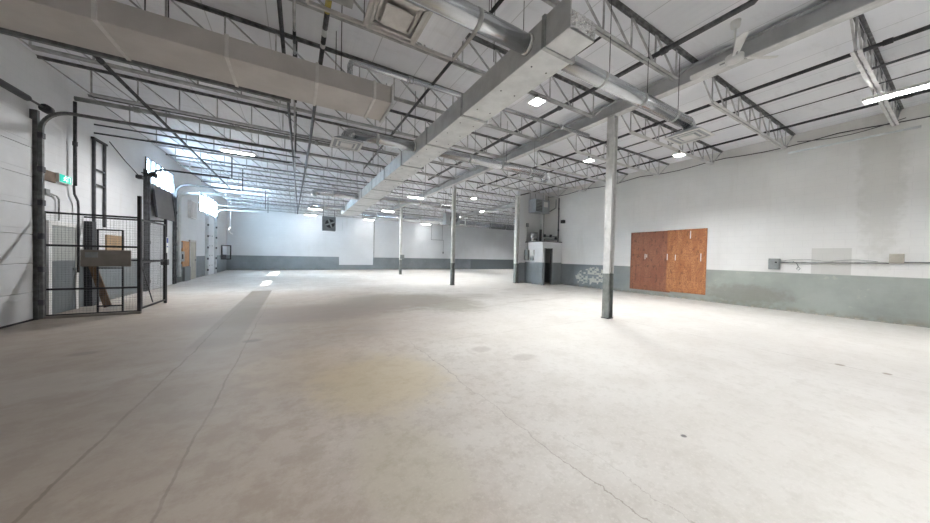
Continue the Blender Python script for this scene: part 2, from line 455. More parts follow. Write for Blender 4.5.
def door_gear(label, ya, yb, zt, xend, jamb_mat, spring=True, group='overhead door tracks'):
    """vertical jamb rails, curved horizontal rails, shaft with springs of one overhead door"""
    r = thing('door_track', label, 'door track', (XL, (ya+yb)/2, 0), None)
    for y in (ya, yb):
        p = [(XL+.13, y, 0.02), (XL+.13, y, zt-.42)] + arc((XL+.55, y, zt-.42), .42, PI, PI/2, (1, 0, 0), (0, 0, 1), 8)[1:] + [(xend, y, zt)]
        t = MB()
        for a, b in zip(p, p[1:]): t.bar(a, b, .055, .06, up=(0, 1, 0))
        t.done('rail', jamb_mat, r)
        j = MB().box(XL+.002, XL+.10, y-.05, y+.03, 0, zt-.05)
        j.done('jamb_angle', jamb_mat, r)
        for k in range(6):
            z = .35+(zt-.9)*k/5
            MB().box(XL+.09, XL+.17, y-.05, y+.05, z-.06, z+.06, .01).done('roller_bracket', 'dark', r)
        h = MB().bar((xend+.08, y, zt), (xend+.08, y, ZC), .035, .035); h.done('hanger', 'dark', r)
    if spring:
        s = MB().tube([(XL+.22, ya-.12, zt+.0), (XL+.22, yb+.1, zt+.0)], .022, 8)
        s.done('shaft', 'dark', r)
        s = MB(); y = ya+.5
        s.tube([(XL+.22, ya+.35, zt), (XL+.22, yb-.55, zt)], .06, 12); s.done('spring', 'black', r)
        MB().tube([(XL+.22, yb-.1, zt), (XL+.22, yb+.02, zt)], .085, 14).done('cable_drum', 'dark', r)
    return r
door_gear('dark rails and torsion spring of the nearest overhead door at the left edge', 6.52, 9.70, 4.36, -.1, 'trackgrey')
door_gear('dark rails of the overhead door with the grey-brown panel', 14.86, 17.62, 4.42, -2.3, 'dark', False)
door_gear('pale rails of the narrow overhead door near the far corner', 23.15, 25.3, 4.3, -1.8, 'pale', False)

# grey-brown panel hanging inside the second door
r = thing('dock_curtain', 'large grey-brown panel hanging tilted below the bright panes', 'panel', (XL+.3, 16.3, 2.72))
p = MB(); p.bar((XL+.22, 16.12, 2.72), (XL+.10, 16.12, 3.93), 1.9, .05, up=(1, 0, 0)); p.done('sheet', 'curtain', r)
for y in (15.14, 17.10): MB().bar((XL+.26, y, 2.70), (XL+.14, y, 3.94), .05, .06, up=(1, 0, 0)).done('edge_frame', 'dark', r)

# ------------------------------------------------------------------ columns, girders, joists
def column(x, y, label, tall=ZC-.39, w=.18, d=.18):
    r = thing('steel_column', label, 'column', (x, y, 0))
    c = MB()
    c.box(x-w/2, x-w/2+.022, y-d/2, y+d/2, .02, tall); c.box(x+w/2-.022, x+w/2, y-d/2, y+d/2, .02, tall)
    c.box(x-w/2+.02, x+w/2-.02, y-.012, y+.012, .02, tall)
    c.done('shaft', 'column', r)
    MB().box(x-w/2-.015, x+w/2+.015, y-d/2-.015, y+d/2+.015, 0, .02).done('base_plate', 'dark', r)
    MB().box(x-w/2, x+w/2, y-d/2, y+d/2, tall-.015, tall).done('cap_plate', 'girder', r)
    return r
c1 = column(XC, COLY[0], 'nearest steel column, peeling white paint above a grey foot')
for i, (z0, z1, x0, x1) in enumerate(((1.56, 1.66, -.068, .03), (1.36, 1.50, -.068, .05), (1.17, 1.30, -.068, .068))):
    o = MB().box(XC+x0, XC+x1, COLY[0]-.024, COLY[0]-.013, z0, z1).done('taped_paper', 'paper', c1)
    o['label'] = 'torn white paper stuck to the column'
o = MB().box(XC-.02, XC+.06, COLY[0]-.05, COLY[0]-.013, 1.72, 4.6).done('conduit_strip', 'white', c1)
c2 = column(7.05, COLY[1], 'middle steel column on the bare floor, white above grey', w=.17, d=.17)
c3 = column(7.05, COLY[2], 'farthest slim steel column with a small box on it', w=.17, d=.17)
MB().box(6.98, 7.3, COLY[2]-.16, COLY[2]-.087, 1.2, 1.52, .01).done('switch_box', 'elec', c3)
c4 = column(11.24, 13.42, 'white column at the end of the short wall behind the booth', w=.2, d=.22)

def girder(x, y0, y1, label):
    r = thing('roof_girder', label, 'girder', (x, (y0+y1)/2, 5.11))
    MB().box(x-.012, x+.012, y0, y1, 5.128, 5.422).done('web', 'girder', r)
    MB().box(x-.10, x+.10, y0, y1, 5.11, 5.128).done('bottom_flange', 'chord', r)  # paler than the web: light from the floor put into the colour
    MB().box(x-.10, x+.10, y0, y1, 5.422, 5.44).done('top_flange', 'girder', r)
GY = [YN] + list(COLY) + [YF]
for i, (a, b) in enumerate(zip(GY, GY[1:])):
    girder(XC, a+.005, b-.005, ('grey steel girder from above the viewer to the nearest column', 'grey steel girder between the nearest and middle columns',
            'grey steel girder between the middle and farthest columns', 'grey steel girder from the farthest column to the far wall')[i])
girder(13.6, YP+.25, YF-.005, 'grey steel girder in the wider far part beyond the short wall')

def joist(x0, x1, y, label, inset=.75, mat='joist', group=None):
    """open-web steel joist along X at depth y"""
    r = thing('roof_joist', label, 'joist', ((x0+x1)/2, y, ZB), group)
    t = MB()
    for s in (-1, 1):
        t.box(x0, x1, y+s*.012-(.04 if s < 0 else 0), y+s*.012+(.04 if s > 0 else 0), 5.488, 5.495)
        t.box(x0, x1, y+s*.012-.003, y+s*.012+.003, 5.445, 5.495)
    t.done('top_chord', 'joistd' if mat == 'joist' else mat, r)
    b0, b1 = x0+inset, x1-inset
    t = MB()
    for s in (-1, 1):
        t.box(b0, b1, y+s*.014-(.042 if s < 0 else 0), y+s*.014+(.042 if s > 0 else 0), ZB, ZB+.008)
        t.box(b0, b1, y+s*.014-.004, y+s*.014+.004, ZB, ZB+.05)
    t.done('bottom_chord', 'chord' if x0 > 5 else mat, r)
    n = max(4, round((b1-b0)/.74)); st = (b1-b0)/n; w = MB()
    for i in range(n+1):
        x = b0+i*st
        w.bar((x, y, ZB+.02), (x, y, 5.47), .022, .022, up=(0, 1, 0))
        if i < n:
            w.bar((x, y, 5.47), (x+st, y, ZB+.02), .024, .024, up=(0, 1, 0))
    w.bar((x0+.05, y, 5.46), (b0, y, ZB+.02), .024, .024, up=(0, 1, 0)); w.bar((x1-.05, y, 5.46), (b1, y, ZB+.02), .024, .024, up=(0, 1, 0))
    w.done('web', 'joist', r)
    return r
JY = [-2.46, -.72, 1.02, 2.88, 4.65, 6.40, 8.14, 9.88, 11.62, 13.40, 15.15, 16.9, 18.65, 20.4, 22.15, 23.9, 25.65, 27.4, 29.1]
vis = [y for y in JY if y > 1.5]
def ordl(i): return ORD[i] if i else 'nearest visible'
k = 0
for y in JY:
    if y < 0 : continue
    if y > 2:
        lab = f'{ordl(k)} open-web joist counted from the viewer, left of the column line'; k += 1
        joist(XL+.0, XC-.02, y, lab, group='roof joists left of the columns')
k = 0
for y in JY:
    if y < 0: continue
    xr = XR-.0 if y < YP else 13.58
    joist(XC+.02, xr, y, f'{ORD[k]} open-web joist counted from the viewer, right of the column line', group='roof joists right of the columns'); k += 1
k = 0
for y in JY:
    if y > YP+.2:
        joist(13.62, XE, y, f'{ordl(k)} open-web joist in the wider far part beyond the short wall', group='roof joists beyond the short wall'); k += 1

# ------------------------------------------------------------------ big rectangular trunk duct
r = thing('trunk_duct', 'long rectangular metal duct running from above the viewer to the far wall', 'duct', (2.78, 12, 4.0))
TS = [(2.25, 2.62, 2.55, 2.96), (2.62, 4.6, 2.53, 3.03), (4.6, 6.2, 2.53, 3.06), (6.2, 8.0, 2.53, 3.10), (8.0, 9.8, 2.52, 3.16), (9.8, 11.6, 2.52, 3.22),
      (11.6, 13.6, 2.52, 3.30), (13.6, 15.8, 2.52, 3.36), (15.8, 18.0, 2.52, 3.40), (18.0, 20.4, 2.52, 3.44)]
for i, (a, b, x0, x1) in enumerate(TS):
    m_ = MB().box(x0, x1, a, b-.012, 4.0, 4.36 if i else 4.19, .006)
    if not i: m_.box(x0-.012, x0-.002, a-.02, b, 4.0, 4.37)
    m_.done('duct_section', 'trunk', r)
    if i:
        f = MB(); e = .018
        f.box(x0-e, x1+e, a-.03, a+.02, 4.0-e, 4.36+e, .004)
        f.done('flange', 'band', r)
    for q in range(3 if i else 0):
        y = a+(b-a)*(q+.5)/3
        for x in (x0+.12, x1-.12): MB().tube([(x, y, 3.994), (x, y, 4.001)], .012, 8).done('pin_washer', 'dark', r)
e = MB(); nx, nz = 12, 10
vv = [[e.bm.verts.new((2.55+.41*i/nx, 2.247 - .018*random.random() - (.02 if 0 < i < nx else 0), 4.0+.19*j/nz)) for i in range(nx+1)] for j in range(nz+1)]
for j in range(nz):
    for i in range(nx): e.bm.faces.new((vv[j][i], vv[j][i+1], vv[j+1][i+1], vv[j+1][i]))
o = e.done('foil_end', 'tape', r); o['label'] = 'crumpled shiny foil over the near end'
for y in (3.6, 6.9, 10.6, 14.6, 19.2):
    for x in (2.5, 3.05 if y < 8 else 3.4): MB().tube([(x, y, 4.37), (x, y, ZC)], .006, 5).done('hanger_rod', 'dark', r)
r2 = thing('trunk_duct', 'last piece of the rectangular duct nearest the far wall', 'duct', (3.0, 22, 4.0)) if False else None

# round branch ducts with elbows and square diffusers
def branch(label, y, z, rad, xin, xout, drop, left, diff=True, lens=True):
    s = -1 if left else 1
    r = thing('branch_duct', label, 'duct', ((xin+xout)/2, y, z-rad))
    R = rad*1.25
    body = MB().tube([(xin, y, z), (xout-s*R, y, z)], rad, 24); body.done('pipe', 'galv', r)
    el = arc((xout-s*R, y, z-R), R, PI/2, 0, (s, 0, 0), (0, 0, 1), 5) + [(xout, y, z-R-drop)]
    MB().tube(el, rad*1.005, 24, smooth=False).done('elbow', 'galv', r)
    L = abs(xout-xin); n = max(1, round(L/1.3))
    for i in range(n):
        x = xin+(xout-s*R-xin)*(i+.9)/(n+.4)
        MB().tube([(x-.03, y, z), (x-.025, y, z), (x+.025, y, z), (x+.03, y, z)], [rad, rad*1.04, rad*1.04, rad], 24).done('joint_collar', 'band', r)
        h = MB()
        h.tube([(x+.2, y, z+rad), (x+.2, y, ZC)], .006, 5); h.done('hanger_rod', 'dark', r)
    MB().tube([(xin-s*.0, y, z), (xin+s*.05, y, z)], [rad*1.12, rad*1.02], 24).done('foil_collar', 'tape', r)
    if diff:
        zb = z-R-drop
        d = MB().frustum((xout, y), .30, .30, .16, .16, zb-.10, zb)
        d.done('diffuser', 'heater', r)
        d = MB(); zz = zb-.103
        d.box(xout-.31, xout+.31, y-.31, y-.27, zz-.015, zz); d.box(xout-.31, xout+.31, y+.27, y+.31, zz-.015, zz)
        d.box(xout-.31, xout-.27, y-.31, y+.31, zz-.015, zz); d.box(xout+.27, xout+.31, y-.31, y+.31, zz-.015, zz)
        d.box(xout-.2, xout+.2, y-.2, y-.17, zz-.015, zz); d.box(xout-.2, xout+.2, y+.17, y+.2, zz-.015, zz)
        d.box(xout-.2, xout-.17, y-.2, y+.2, zz-.015, zz); d.box(xout+.17, xout+.2, y-.2, y+.2, zz-.015, zz)
        d.done('diffuser_frame', 'white', r)
        MB().box(xout-.12, xout+.12, y-.12, y+.12, zz-.02, zz-.004).done('diffuser_plate', 'white', r)
    return r
branch('large round duct from the trunk duct leaving through the top of the picture', 2.9, 4.2, .112, 2.53, .35, .05, True, False)
branch('large round duct from the trunk to a diffuser beside the nearest column', 2.85, 4.19, .112, 2.99, 6.68, .0, False)
branch('round duct with elbow and square diffuser left of the trunk duct', 6.95, 4.17, .115, 2.53, .95, .02, True)
branch('round duct with bare elbow reaching right of the trunk duct', 6.95, 4.17, .115, 3.08, 6.95, .0, False, False)
branch('far round branch duct left of the trunk, second beyond the diffuser one', 14.4, 4.17, .13, 2.52, .65, .0, True, False)
branch('far round branch duct ending in an elbow beside the middle column', 14.2, 4.17, .13, 3.34, 7.35, .0, False, False)
branch('farthest round branch duct left of the trunk', 18.6, 4.17, .13, 2.52, .65, .0, True, False)
r = thing('cross_duct', 'big pale round duct crossing in front of the far wall', 'duct', (13, 23.4, 4.2))
MB().tube([(4.4, 23.4, 4.5), (20.5, 23.4, 4.5)], .27, 24).done('pipe', 'galv', r)
for i in range(9):
    x = 5.4+1.8*i
    MB().tube([(x-.03, 23.4, 4.5), (x+.03, 23.4, 4.5)], .285, 24).done('joint_collar', 'band', r)
    MB().tube([(x+.5, 23.4, 4.77), (x+.5, 23.4, ZC)], .008, 5).done('hanger_rod', 'dark', r)

# boxed duct at the upper left
r = thing('boxed_duct', 'wide pinkish-white boxed duct reaching in from the left wall', 'duct', (-1.6, 5.45, 4.1))
xs = [XL+.01, -3.3, -2.0, -.82, .26, 1.12, 1.42]
for a, b in zip(xs, xs[1:]):
    MB().box(a+.004, b-.004, 5.06, 5.85, 4.1, 4.38, .006).done('duct_section', 'wrap', r)
for x in xs[1:-1]:
    MB().box(x-.022, x+.022, 5.045, 5.865, 4.085, 4.395, .004).done('seam_strip', 'wraps', r)
MB().box(1.40, 1.435, 5.03, 5.88, 4.07, 4.41, .004).done('end_flange', 'trunk', r)
for x in (-3.6, -1.6, .6):
    for y in (5.03, 5.88): MB().bar((x, y+(.05 if y < 5.5 else -.05), 4.38), (x, y+(.05 if y < 5.5 else -.05), ZC), .012, .012).done('hanger_rod', 'dark', r)

# suspended air unit with square diffuser overhead (top of the picture)
r = thing('ceiling_air_unit', 'white hanging frame with a square ceiling diffuser at the top edge', 'air diffuser', (1.15, 3.8, 4.7))
f = MB()
for (x0, x1) in ((.10, .80), (.84, 1.48), (1.52, 2.2)):
    for y in (3.30, 4.34): f.box(x0, x1, y-.018, y+.018, 4.69, 4.73)
    for x in (x0, x1): f.box(x-.018, x+.018, 3.30, 4.34, 4.69, 4.73)
f.done('hanging_frame', 'offwhite', r)
d = MB()
for i, (h, z) in enumerate(((.31, 4.69), (.255, 4.72))):
    cx, cy = 1.155, 3.93
    d.box(cx-h, cx+h, cy-h, cy-h+.035, z-.02, z+.02); d.box(cx-h, cx+h, cy+h-.035, cy+h, z-.02, z+.02)
    d.box(cx-h, cx-h+.035, cy-h, cy+h, z-.02, z+.02); d.box(cx+h-.035, cx+h, cy-h, cy+h, z-.02, z+.02)
d.done('diffuser_ring', 'offwhite', r)
MB().box(.97, 1.33, 3.78, 4.12, 4.665, 4.68, .004).done('diffuser_plate', 'offwhite', r)
MB().frustum((1.155, 3.93), .31, .31, .17, .17, 4.74, 4.90).done('diffuser_hood', 'offwhite', r)
MB().box(.15, .62, 3.45, 4.2, 4.74, 4.76).done('lay_in_panel', 'band', r)
MB().box(1.56, 2.15, 3.35, 4.30, 4.74, 4.755).done('lay_in_panel', 'deck', r)
for x in (.10, .80, 1.52, 2.2):
    for y in (3.30, 4.34): MB().tube([(x, y, 4.73), (x, y, ZC)], .006, 5).done('hanger_rod', 'dark', r)

# ------------------------------------------------------------------ pipes
def pipe(name, label, pts, rad, mat='dark', couplings=0, group=None, cat='pipe', bands=()):
    r = thing(name, label, cat, Vector(pts[0]), group)
    MB().tube(pts, rad, 10).done('pipe_run', mat, r)
    a, b = Vector(pts[-2]), Vector(pts[-1])
    d = (b-a).normalized()
    for i in range(couplings):
        p = a.lerp(b, (i+.5)/couplings)
        MB().tube([p-d*.05, p+d*.05], rad*1.35, 10).done('coupling', mat, r)
    for (y0, y1, m) in bands:
        MB().tube([(pts[0][0], y0, pts[0][2]), (pts[0][0], y1, pts[0][2])], rad*1.12, 10).done('sleeve', m, r)
    return r
pipe('sprinkler_pipe', 'dark pipe above the left box duct, leftmost of the three running to the far wall', [(-.28, 1, 4.86), (-.1, 12, 4.86), (.16, 29, 4.86)], .03, 'dark', 3)
pipe('sprinkler_pipe', 'thin banded pipe, middle of the three running to the far wall', [(-.045, 1, 4.85), (-.045, 29, 4.85)], .022, 'joist', 12, bands=((5.2, 5.5, 'black'), (5.8, 6.0, 'black'), (6.6, 6.9, 'black')))
pipe('sprinkler_pipe', 'dark pipe with a yellow sleeve at the top edge, running to the far wall', [(.35, 1, 4.84), (.35, 10, 4.84), (.12, 29, 4.84)], .035, 'dark', 3, bands=((3.2, 4.55, 'yellow'), (4.9, 5.05, 'pale'), (5.25, 5.35, 'white')))
pipe('brace_pipe', 'dark strut running beside the trunk duct under the joists', [(2.3, 1.5, 4.86), (2.3, 12, 4.86)], .028, 'dark', 4)
pipe('sprinkler_pipe', 'thick dark pipe with an elbow left of the ceiling fan', [(5.44, 1.55, ZC-.06), (5.44, 1.55, 5.14), (5.44, 1.6, 5.1), (5.44, 13, 5.1)], .042, 'dark', 5)
pipe('sprinkler_pipe', 'black pipe right of the ceiling fan, nearest the girder', [(8.27, -1, 5.12), (8.27, 13.2, 5.12)], .034, 'black', 4)
pipe('sprinkler_pipe', 'brownish thin pipe, second right of the girder', [(9.2, -1, 5.13), (9.2, 13.2, 5.13)], .022, 'dark', 3)
pipe('sprinkler_pipe', 'thinnest pipe, third right of the girder', [(10.1, -1, 5.14), (10.1, 13.2, 5.14)], .012, 'dark', 3)
pipe('sprinkler_pipe', 'black pipe nearest the top of the right wall', [(11.28, -1, 5.12), (11.28, 13.2, 5.12)], .030, 'black', 4)
pipe('sprinkler_pipe', 'thin dark pipe in the bay just right of the trunk duct', [(4.25, 3.0, 5.1), (4.25, 14, 5.1)], .02, 'dark', 4)
pipe('sprinkler_main', 'grey-green pipe crossing the hall from its drop on the left wall', [(-4.6, 10.85, 5.08), (1.6, 10.9, 5.13)], .055, 'greypipe', 3)
pipe('drop_pipe', 'dark pipe dropping down the left wall beside the exit sign', [(-4.6, 10.85, 3.0), (-4.6, 10.85, 5.0)], .032, 'dark', 1)
pipe('drop_pipe', 'thin dark conduit continuing down the left wall into the wire cage', [(-4.62, 10.85, 3.0), (-4.62, 10.87, 2.8), (-4.62, 11.0, 2.65), (-4.62, 11.02, 2.5), (-4.62, 11.02, .9)], .022, 'dark', 0)
pipe('track_pipe', 'upper of two thin dark bars running out from the wall behind the exit sign', [(-4.55, 11.5, 4.72), (.1, 11.5, 4.72)], .022, 'dark', 0)
pipe('track_pipe', 'lower of two thin dark bars running out from the wall behind the exit sign', [(-4.55, 11.5, 4.50), (-.2, 11.5, 4.50)], .022, 'dark', 0)
pipe('cross_pipe', 'pale pipe with an elbow passing over the trunk duct to the nearest column', [(.78, 5.42, 4.45), (.78, 5.42, 4.72), (.80, 5.42, 4.78), (.86, 5.42, 4.8), (6.75, 5.22, 4.8)], .045, 'galv', 3)
pipe('brace_pipe', 'dark diagonal strut over the nearest door track at the upper left', [(-3.05, 6.2, 4.86), (-3.05, 20, 4.86)], .035, 'dark', 4)
pipe('wall_pipe', 'pale bent pipe from the left wall beside the grey-brown panel', [(-4.58, 18.1, .3), (-4.58, 18.1, 3.85), (-4.5, 18.09, 4.02), (-4.3, 18.05, 4.12), (-2.3, 17.5, 4.15)], .07, 'pale', 2)
pipe('wall_pipe', 'thin grey riser on the far wall beside the low step of its grey band', [(6.68, YF-.05, 1.1), (6.68, YF-.05, 4.8)], .035, 'greypipe', 3)
pipe('wall_pipe', 'thin dark riser up the right wall behind the booth', [(13.28, 12.15, 1.3), (13.28, 12.15, 5.0)], .035, 'dark', 3)
pipe('cable', 'black cable drooping along the top of the right wall', [(13.25, -1+.5*i, 5.22-.10*abs(math.sin(i*.55))) for i in range(29)], .014, 'cable', 0, cat='cable')
pipe('cable', 'slack black cable hanging between joists high on the right wall', [(12.9, .9+.2*i, 5.12-.12*math.sin(PI*i/9)) for i in range(10)], .010, 'cable', 0, cat='cable')
pipe('wall_strut', 'pale thin bar below the joists by the right wall', [(13.0, 2.9, 4.86), (13.0, .7, 4.86)], .028, 'pale', 0)

# ------------------------------------------------------------------ lamps
def make_bay(loc, label):
    x, y, z = loc
    r = thing('high_bay_lamp', label, 'lamp', loc, 'compact ceiling lamps')
    MB().frustum((x, y), .135, .135, .08, .08, z, z+.07).done('housing', 'white', r)
    MB().box(x-.115, x+.115, y-.115, y+.115, z-.012, z, .004).done('lens', 'lens', r)
    h = MB().tube([(x, y, z+.07), (x, y, ZB-.002)], .02, 6); h.done('suspension', 'dark', r)
    return r
def make_strip(loc, label, along):
    x, y, z = loc; L = .45 if along == 'X' else .62
    r = thing('strip_lamp', label, 'lamp', loc, 'long ceiling lamps')
    a, b = (L, .065) if along == 'X' else (.065, L)
    MB().box(x-a, x+a, y-b, y+b, z+.0, z+.06, .01).done('housing', 'white', r)
    k = MB()
    for s in (-1, 1):
        if along == 'X': k.tube([(x-a+.03, y+s*.035, z-.018), (x+a-.03, y+s*.035, z-.018)], .018, 10)
        else: k.tube([(x+s*.035, y-b+.03, z-.018), (x+s*.035, y+b-.03, z-.018)], .018, 10)
    k.done('tube', 'lens', r)
    for s in (-.8, .8):
        px, py = (x+a*s, y) if along == 'X' else (x, y+b*s)
        MB().tube([(px, py, z+.06), (px, py, ZC)], .005, 5).done('suspension', 'dark', r)
    return r
def light(loc, power, sx, sy, col=(1, .995, .985), spread=138):
    l = bpy.data.lights.new('lamp_light', 'AREA'); l.shape = 'RECTANGLE'; l.size = sx; l.size_y = sy
    l.energy = power; l.color = col; l.spread = math.radians(spread)
    o = bpy.data.objects.new('lamp_light', l); COL.objects.link(o); o.location = loc
BAY = [((4.33, 4.63, 4.75), 'bright compact ceiling lamp beside the trunk duct, left of the nearest column'),
       ((8.38, 6.44, 4.75), 'compact ceiling lamp just left of the top of the nearest column'),
       ((10.19, 4.60, 4.75), 'bright compact ceiling lamp below the round duct diffuser, right of the nearest column'),
       ((8.61, 14.04, 4.74), 'compact ceiling lamp high to the right of the middle column'),
       ((11.54, 17.66, 4.74), 'compact ceiling lamp beyond the middle column, left of the short wall'),
       ((11.69, 21.4, 4.74), 'small compact ceiling lamp seen just past the middle column'),
       ((20.6, 25.2, 4.74), 'compact ceiling lamp in the wider far part beside the white end column'),
       ((2.9, -1.5, 4.74), 'compact ceiling lamp behind the viewer over the middle aisle'),
       ((10.2, -2.2, 4.74), 'compact ceiling lamp behind the viewer near the right wall')]
STR = [((9.66, .55, 4.70), 'Y', 'long tube lamp at the right edge beside the nearest right joist'),
       ((-1.65, 12.1, 4.74), 'X', 'long lamp above the left aisle between the door tracks'),
       ((6.07, 17.1, 4.74), 'X', 'long lamp left of the middle column, nearer of the pair beside the column line'),
       ((5.85, 15.8, 4.76), 'X', 'shorter-looking long lamp just above its twin left of the middle column'),
       ((6.12, 24.7, 4.74), 'X', 'wide bright lamp above the farthest column'),
       ((5.93, 21.84, 4.74), 'X', 'long lamp left of the top of the farthest column'),
       ((5.96, 28.5, 4.74), 'X', 'long lamp against the far wall at the end of the trunk duct'),
       ((11.56, 25.04, 4.74), 'X', 'long lamp in front of the far wall right of the farthest column'),
       ((11.73, 28.5, 4.74), 'X', 'long lamp against the far wall left of the middle column'),
       ((1.24, 24.3, 4.74), 'X', 'long lamp beside the far dark heater, nearer of its pair'),
       ((1.1, 28.3, 4.74), 'X', 'long lamp against the far wall left of the far dark heater'),
       ((4.0, -5.4, 4.74), 'X', 'long lamp behind the viewer near the back wall')]
POW = {'bay': 50., 'strip': 30., 'far': 32., 0: 56., 2: 48., 7: 66., 8: 24., 3: 36., 4: 44., 5: 46., 6: 80.}
b0 = make_bay(*BAY[0])
for i, (loc, lab) in enumerate(BAY):
    if i: dup(b0, loc, lab)
    light((loc[0], loc[1], loc[2]-.03), POW.get(i, POW['bay']), .25, .25)
s0 = {}
for k, (loc, al, lab) in enumerate(STR):
    if al in s0: dup(s0[al], loc, lab)
    else: s0[al] = make_strip(loc, lab, al)
    light((loc[0], loc[1], loc[2]-.05), {0: 30., 1: 95., 6: 7., 8: 8., 10: 7.}.get(k, POW['far'] if loc[1] > 20 else POW['strip']), 0.9 if al == 'X' else .12, .12 if al == 'X' else 1.2, spread=168 if k == 1 else 138)

# ------------------------------------------------------------------ ceiling fan
fx, fy, fz = 6.30, 2.07, 4.88
r = thing('ceiling_fan', 'white three-bladed ceiling fan below the girder', 'ceiling fan', (fx, fy, fz))
MB().tube([(fx, fy, fz-.05), (fx, fy, fz-.03), (fx, fy, fz+.05), (fx, fy, fz+.08)], [.06, .12, .12, .05], 20).done('motor', 'white', r)
MB().tube([(fx, fy, fz+.07), (fx, fy, ZC-.06)], .014, 8).done('rod', 'white', r)
MB().tube([(fx, fy, ZC-.12), (fx, fy, ZC-.1), (fx, fy, ZC)], [.03, .06, .07], 14).done('ceiling_cup', 'white', r)
for a in (math.atan2(-.36, .53), math.atan2(-.36, .53)+2*PI/3, math.atan2(-.36, .53)+4*PI/3):
    ca, sa = math.cos(a), math.sin(a); b = MB()
    P_ = lambda d, s, z: (fx+ca*d-sa*s, fy+sa*d+ca*s, z)
    v = [b.bm.verts.new(P_(d, s*w, fz+.01+s*.022+dz)) for dz in (0, .008) for d, s, w in ((.12, -1, .045), (.62, -1, .07), (.66, 0, .07), (.62, 1, .07), (.12, 1, .045))]
    b.bm.faces.new(v[:5][::-1]); b.bm.faces.new(v[5:])
    for i in range(5): b.bm.faces.new((v[i], v[(i+1) % 5], v[5+(i+1) % 5], v[5+i]))
    bl = b.done('blade', 'white', r)
    MB().bar(P_(.06, 0, fz+.01), P_(.2, 0, fz+.012), .035, .012).done('blade_iron', 'elec', bl)

# ------------------------------------------------------------------ wire cage at the left wall
r = thing('wire_cage', 'black wire-mesh cage enclosure against the left wall beside the nearest door', 'cage', (-3.9, 10.6, 0))
def mesh_panel(a, b, z0, z1, step=.05):
    """welded mesh between plan points a and b"""
    a, b = Vector((*a, 0)), Vector((*b, 0)); L = (b-a).length; d = (b-a)/L; m = MB()
    n = int(L/step)
    for i in range(1, n): m.bar(a+d*L*i/n+Vector((0, 0, z0)), a+d*L*i/n+Vector((0, 0, z1)), .0022, .0022, up=(0, 1, 0))
    k = int((z1-z0)/step)
    for j in range(1, k):
        z = z0+(z1-z0)*j/k; m.bar(a+Vector((0, 0, z)), b+Vector((0, 0, z)), .0022, .0022)
    return m
YC = 9.80
for nm, (x, y, h, w_) in dict(a=(-4.60, YC, 2.27, .06), b=(-3.17, YC, 2.75, .06), c=(-3.17, 11.40, 2.36, .06)).items():
    MB().box(x-w_/2, x+w_/2, y-w_/2, y+w_/2, 0, h, .004).done('post', 'black', r)
for z in (.05, .61, 1.55, 2.24): MB().box(-4.55, -3.18, YC-.02, YC+.02, z-.02, z+.02).done('front_rail', 'black', r)
mesh_panel((-4.55, YC), (-3.18, YC), .07, 2.23).done('mesh_panel', 'wire', r)
f = MB().box(-4.68, -3.12, YC-.10, YC-.03, 0, .05); f.done('floor_curb', 'greyboard', r)
# gate leaf on the aisle side
g0 = MB(); x = -3.17
for y in (9.88, 11.32): g0.box(x-.022, x+.022, y-.022, y+.022, .08, 2.22)
for z in (.10, 1.2, 2.2): g0.box(x-.02, x+.02, 9.88, 11.32, z-.02, z+.02)
g0 = g0.done('gate_leaf', 'black', r)
mesh_panel((x, 9.9), (x, 11.3), .12, 2.18).done('mesh_panel', 'wire', g0)
MB().bar((x, 9.9, 1.15), (x, 10.55, .15), .02, .02).done('gate_brace', 'dark', g0)
MB().box(x-.05, x+.09, 11.22, 11.36, 1.08, 1.24, .01).done('gate_lock', 'dark', g0)
MB().box(x+.03, x+.05, 10.9, 11.05, 1.02, 1.06).done('gate_latch', 'pale', g0)
for z in (2.3, 1.2): MB().box(-4.68, -3.17, 11.38, 11.42, z-.02, z+.02).done('rear_rail', 'black', r)
mesh_panel((-4.66, 11.4), (-3.2, 11.4), .05, 2.28, .07).done('mesh_panel', 'wire', r)
o = tag(MB().box(-4.06, -3.29, YC-.062, YC-.03, 1.10, 1.47, .004).done('board', 'greyboard'), 'wide taupe board fixed across the front of the wire cage', 'board')
o2 = MB().box(-3.99, -3.80, YC-.066, YC-.062, 1.30, 1.42).done('pale_notice', 'elec', o)
for i, (z0, z1, m) in enumerate(((1.80, 2.06, 'blue'), (1.56, 1.78, 'paper'), (1.40, 1.55, 'paper'))):
    pass
r = thing('notice', 'white and blue paper notice on the cage corner post facing the aisle', 'notice', (-3.13, 11.40, 1.4))
MB().box(-3.139, -3.133, 11.34, 11.46, 1.42, 1.86).done('sheet', 'paper', r)
MB().box(-3.133, -3.130, 11.35, 11.45, 1.70, 1.84).done('blue_heading', 'blue', r)
MB().box(-3.133, -3.130, 11.35, 11.45, 1.58, 1.61).done('blue_line', 'blue', r)
# inside the cage
r = thing('gate_frame', 'small black gate frame standing inside the wire cage', 'gate', (-3.76, 10.15, 0))
f = MB()
for x in (-3.96, -3.56): f.box(x-.015, x+.015, 10.13, 10.16, .0, 1.95)
for z in (.16, 1.05, 1.94): f.box(-3.96, -3.56, 10.13, 10.16, z-.015, z+.015)
f.done('frame', 'black', r)
mesh_panel((-3.95, 10.145), (-3.57, 10.145), .17, 1.93).done('mesh_panel', 'wire', r)
o = MB(); o.bar((-4.12, 11.0, .02), (-4.42, 11.05, 1.15), .14, .04, up=(0, 1, 0)); tag(o.done('plank', 'wood'), 'brown plank leaning inside the wire cage', 'plank')
o = MB().box(XL+.005, XL+.05, 12.38, 13.35, 1.42, 1.9, .005); tag(o.done('cardboard_sheet', 'card'), 'tan cardboard sheet on the wall seen through the cage', 'cardboard')
r = thing('steel_post', 'tall dark post pair with a top bar on the left wall behind the cage', 'post', (XL+.06, 12.0, 0))
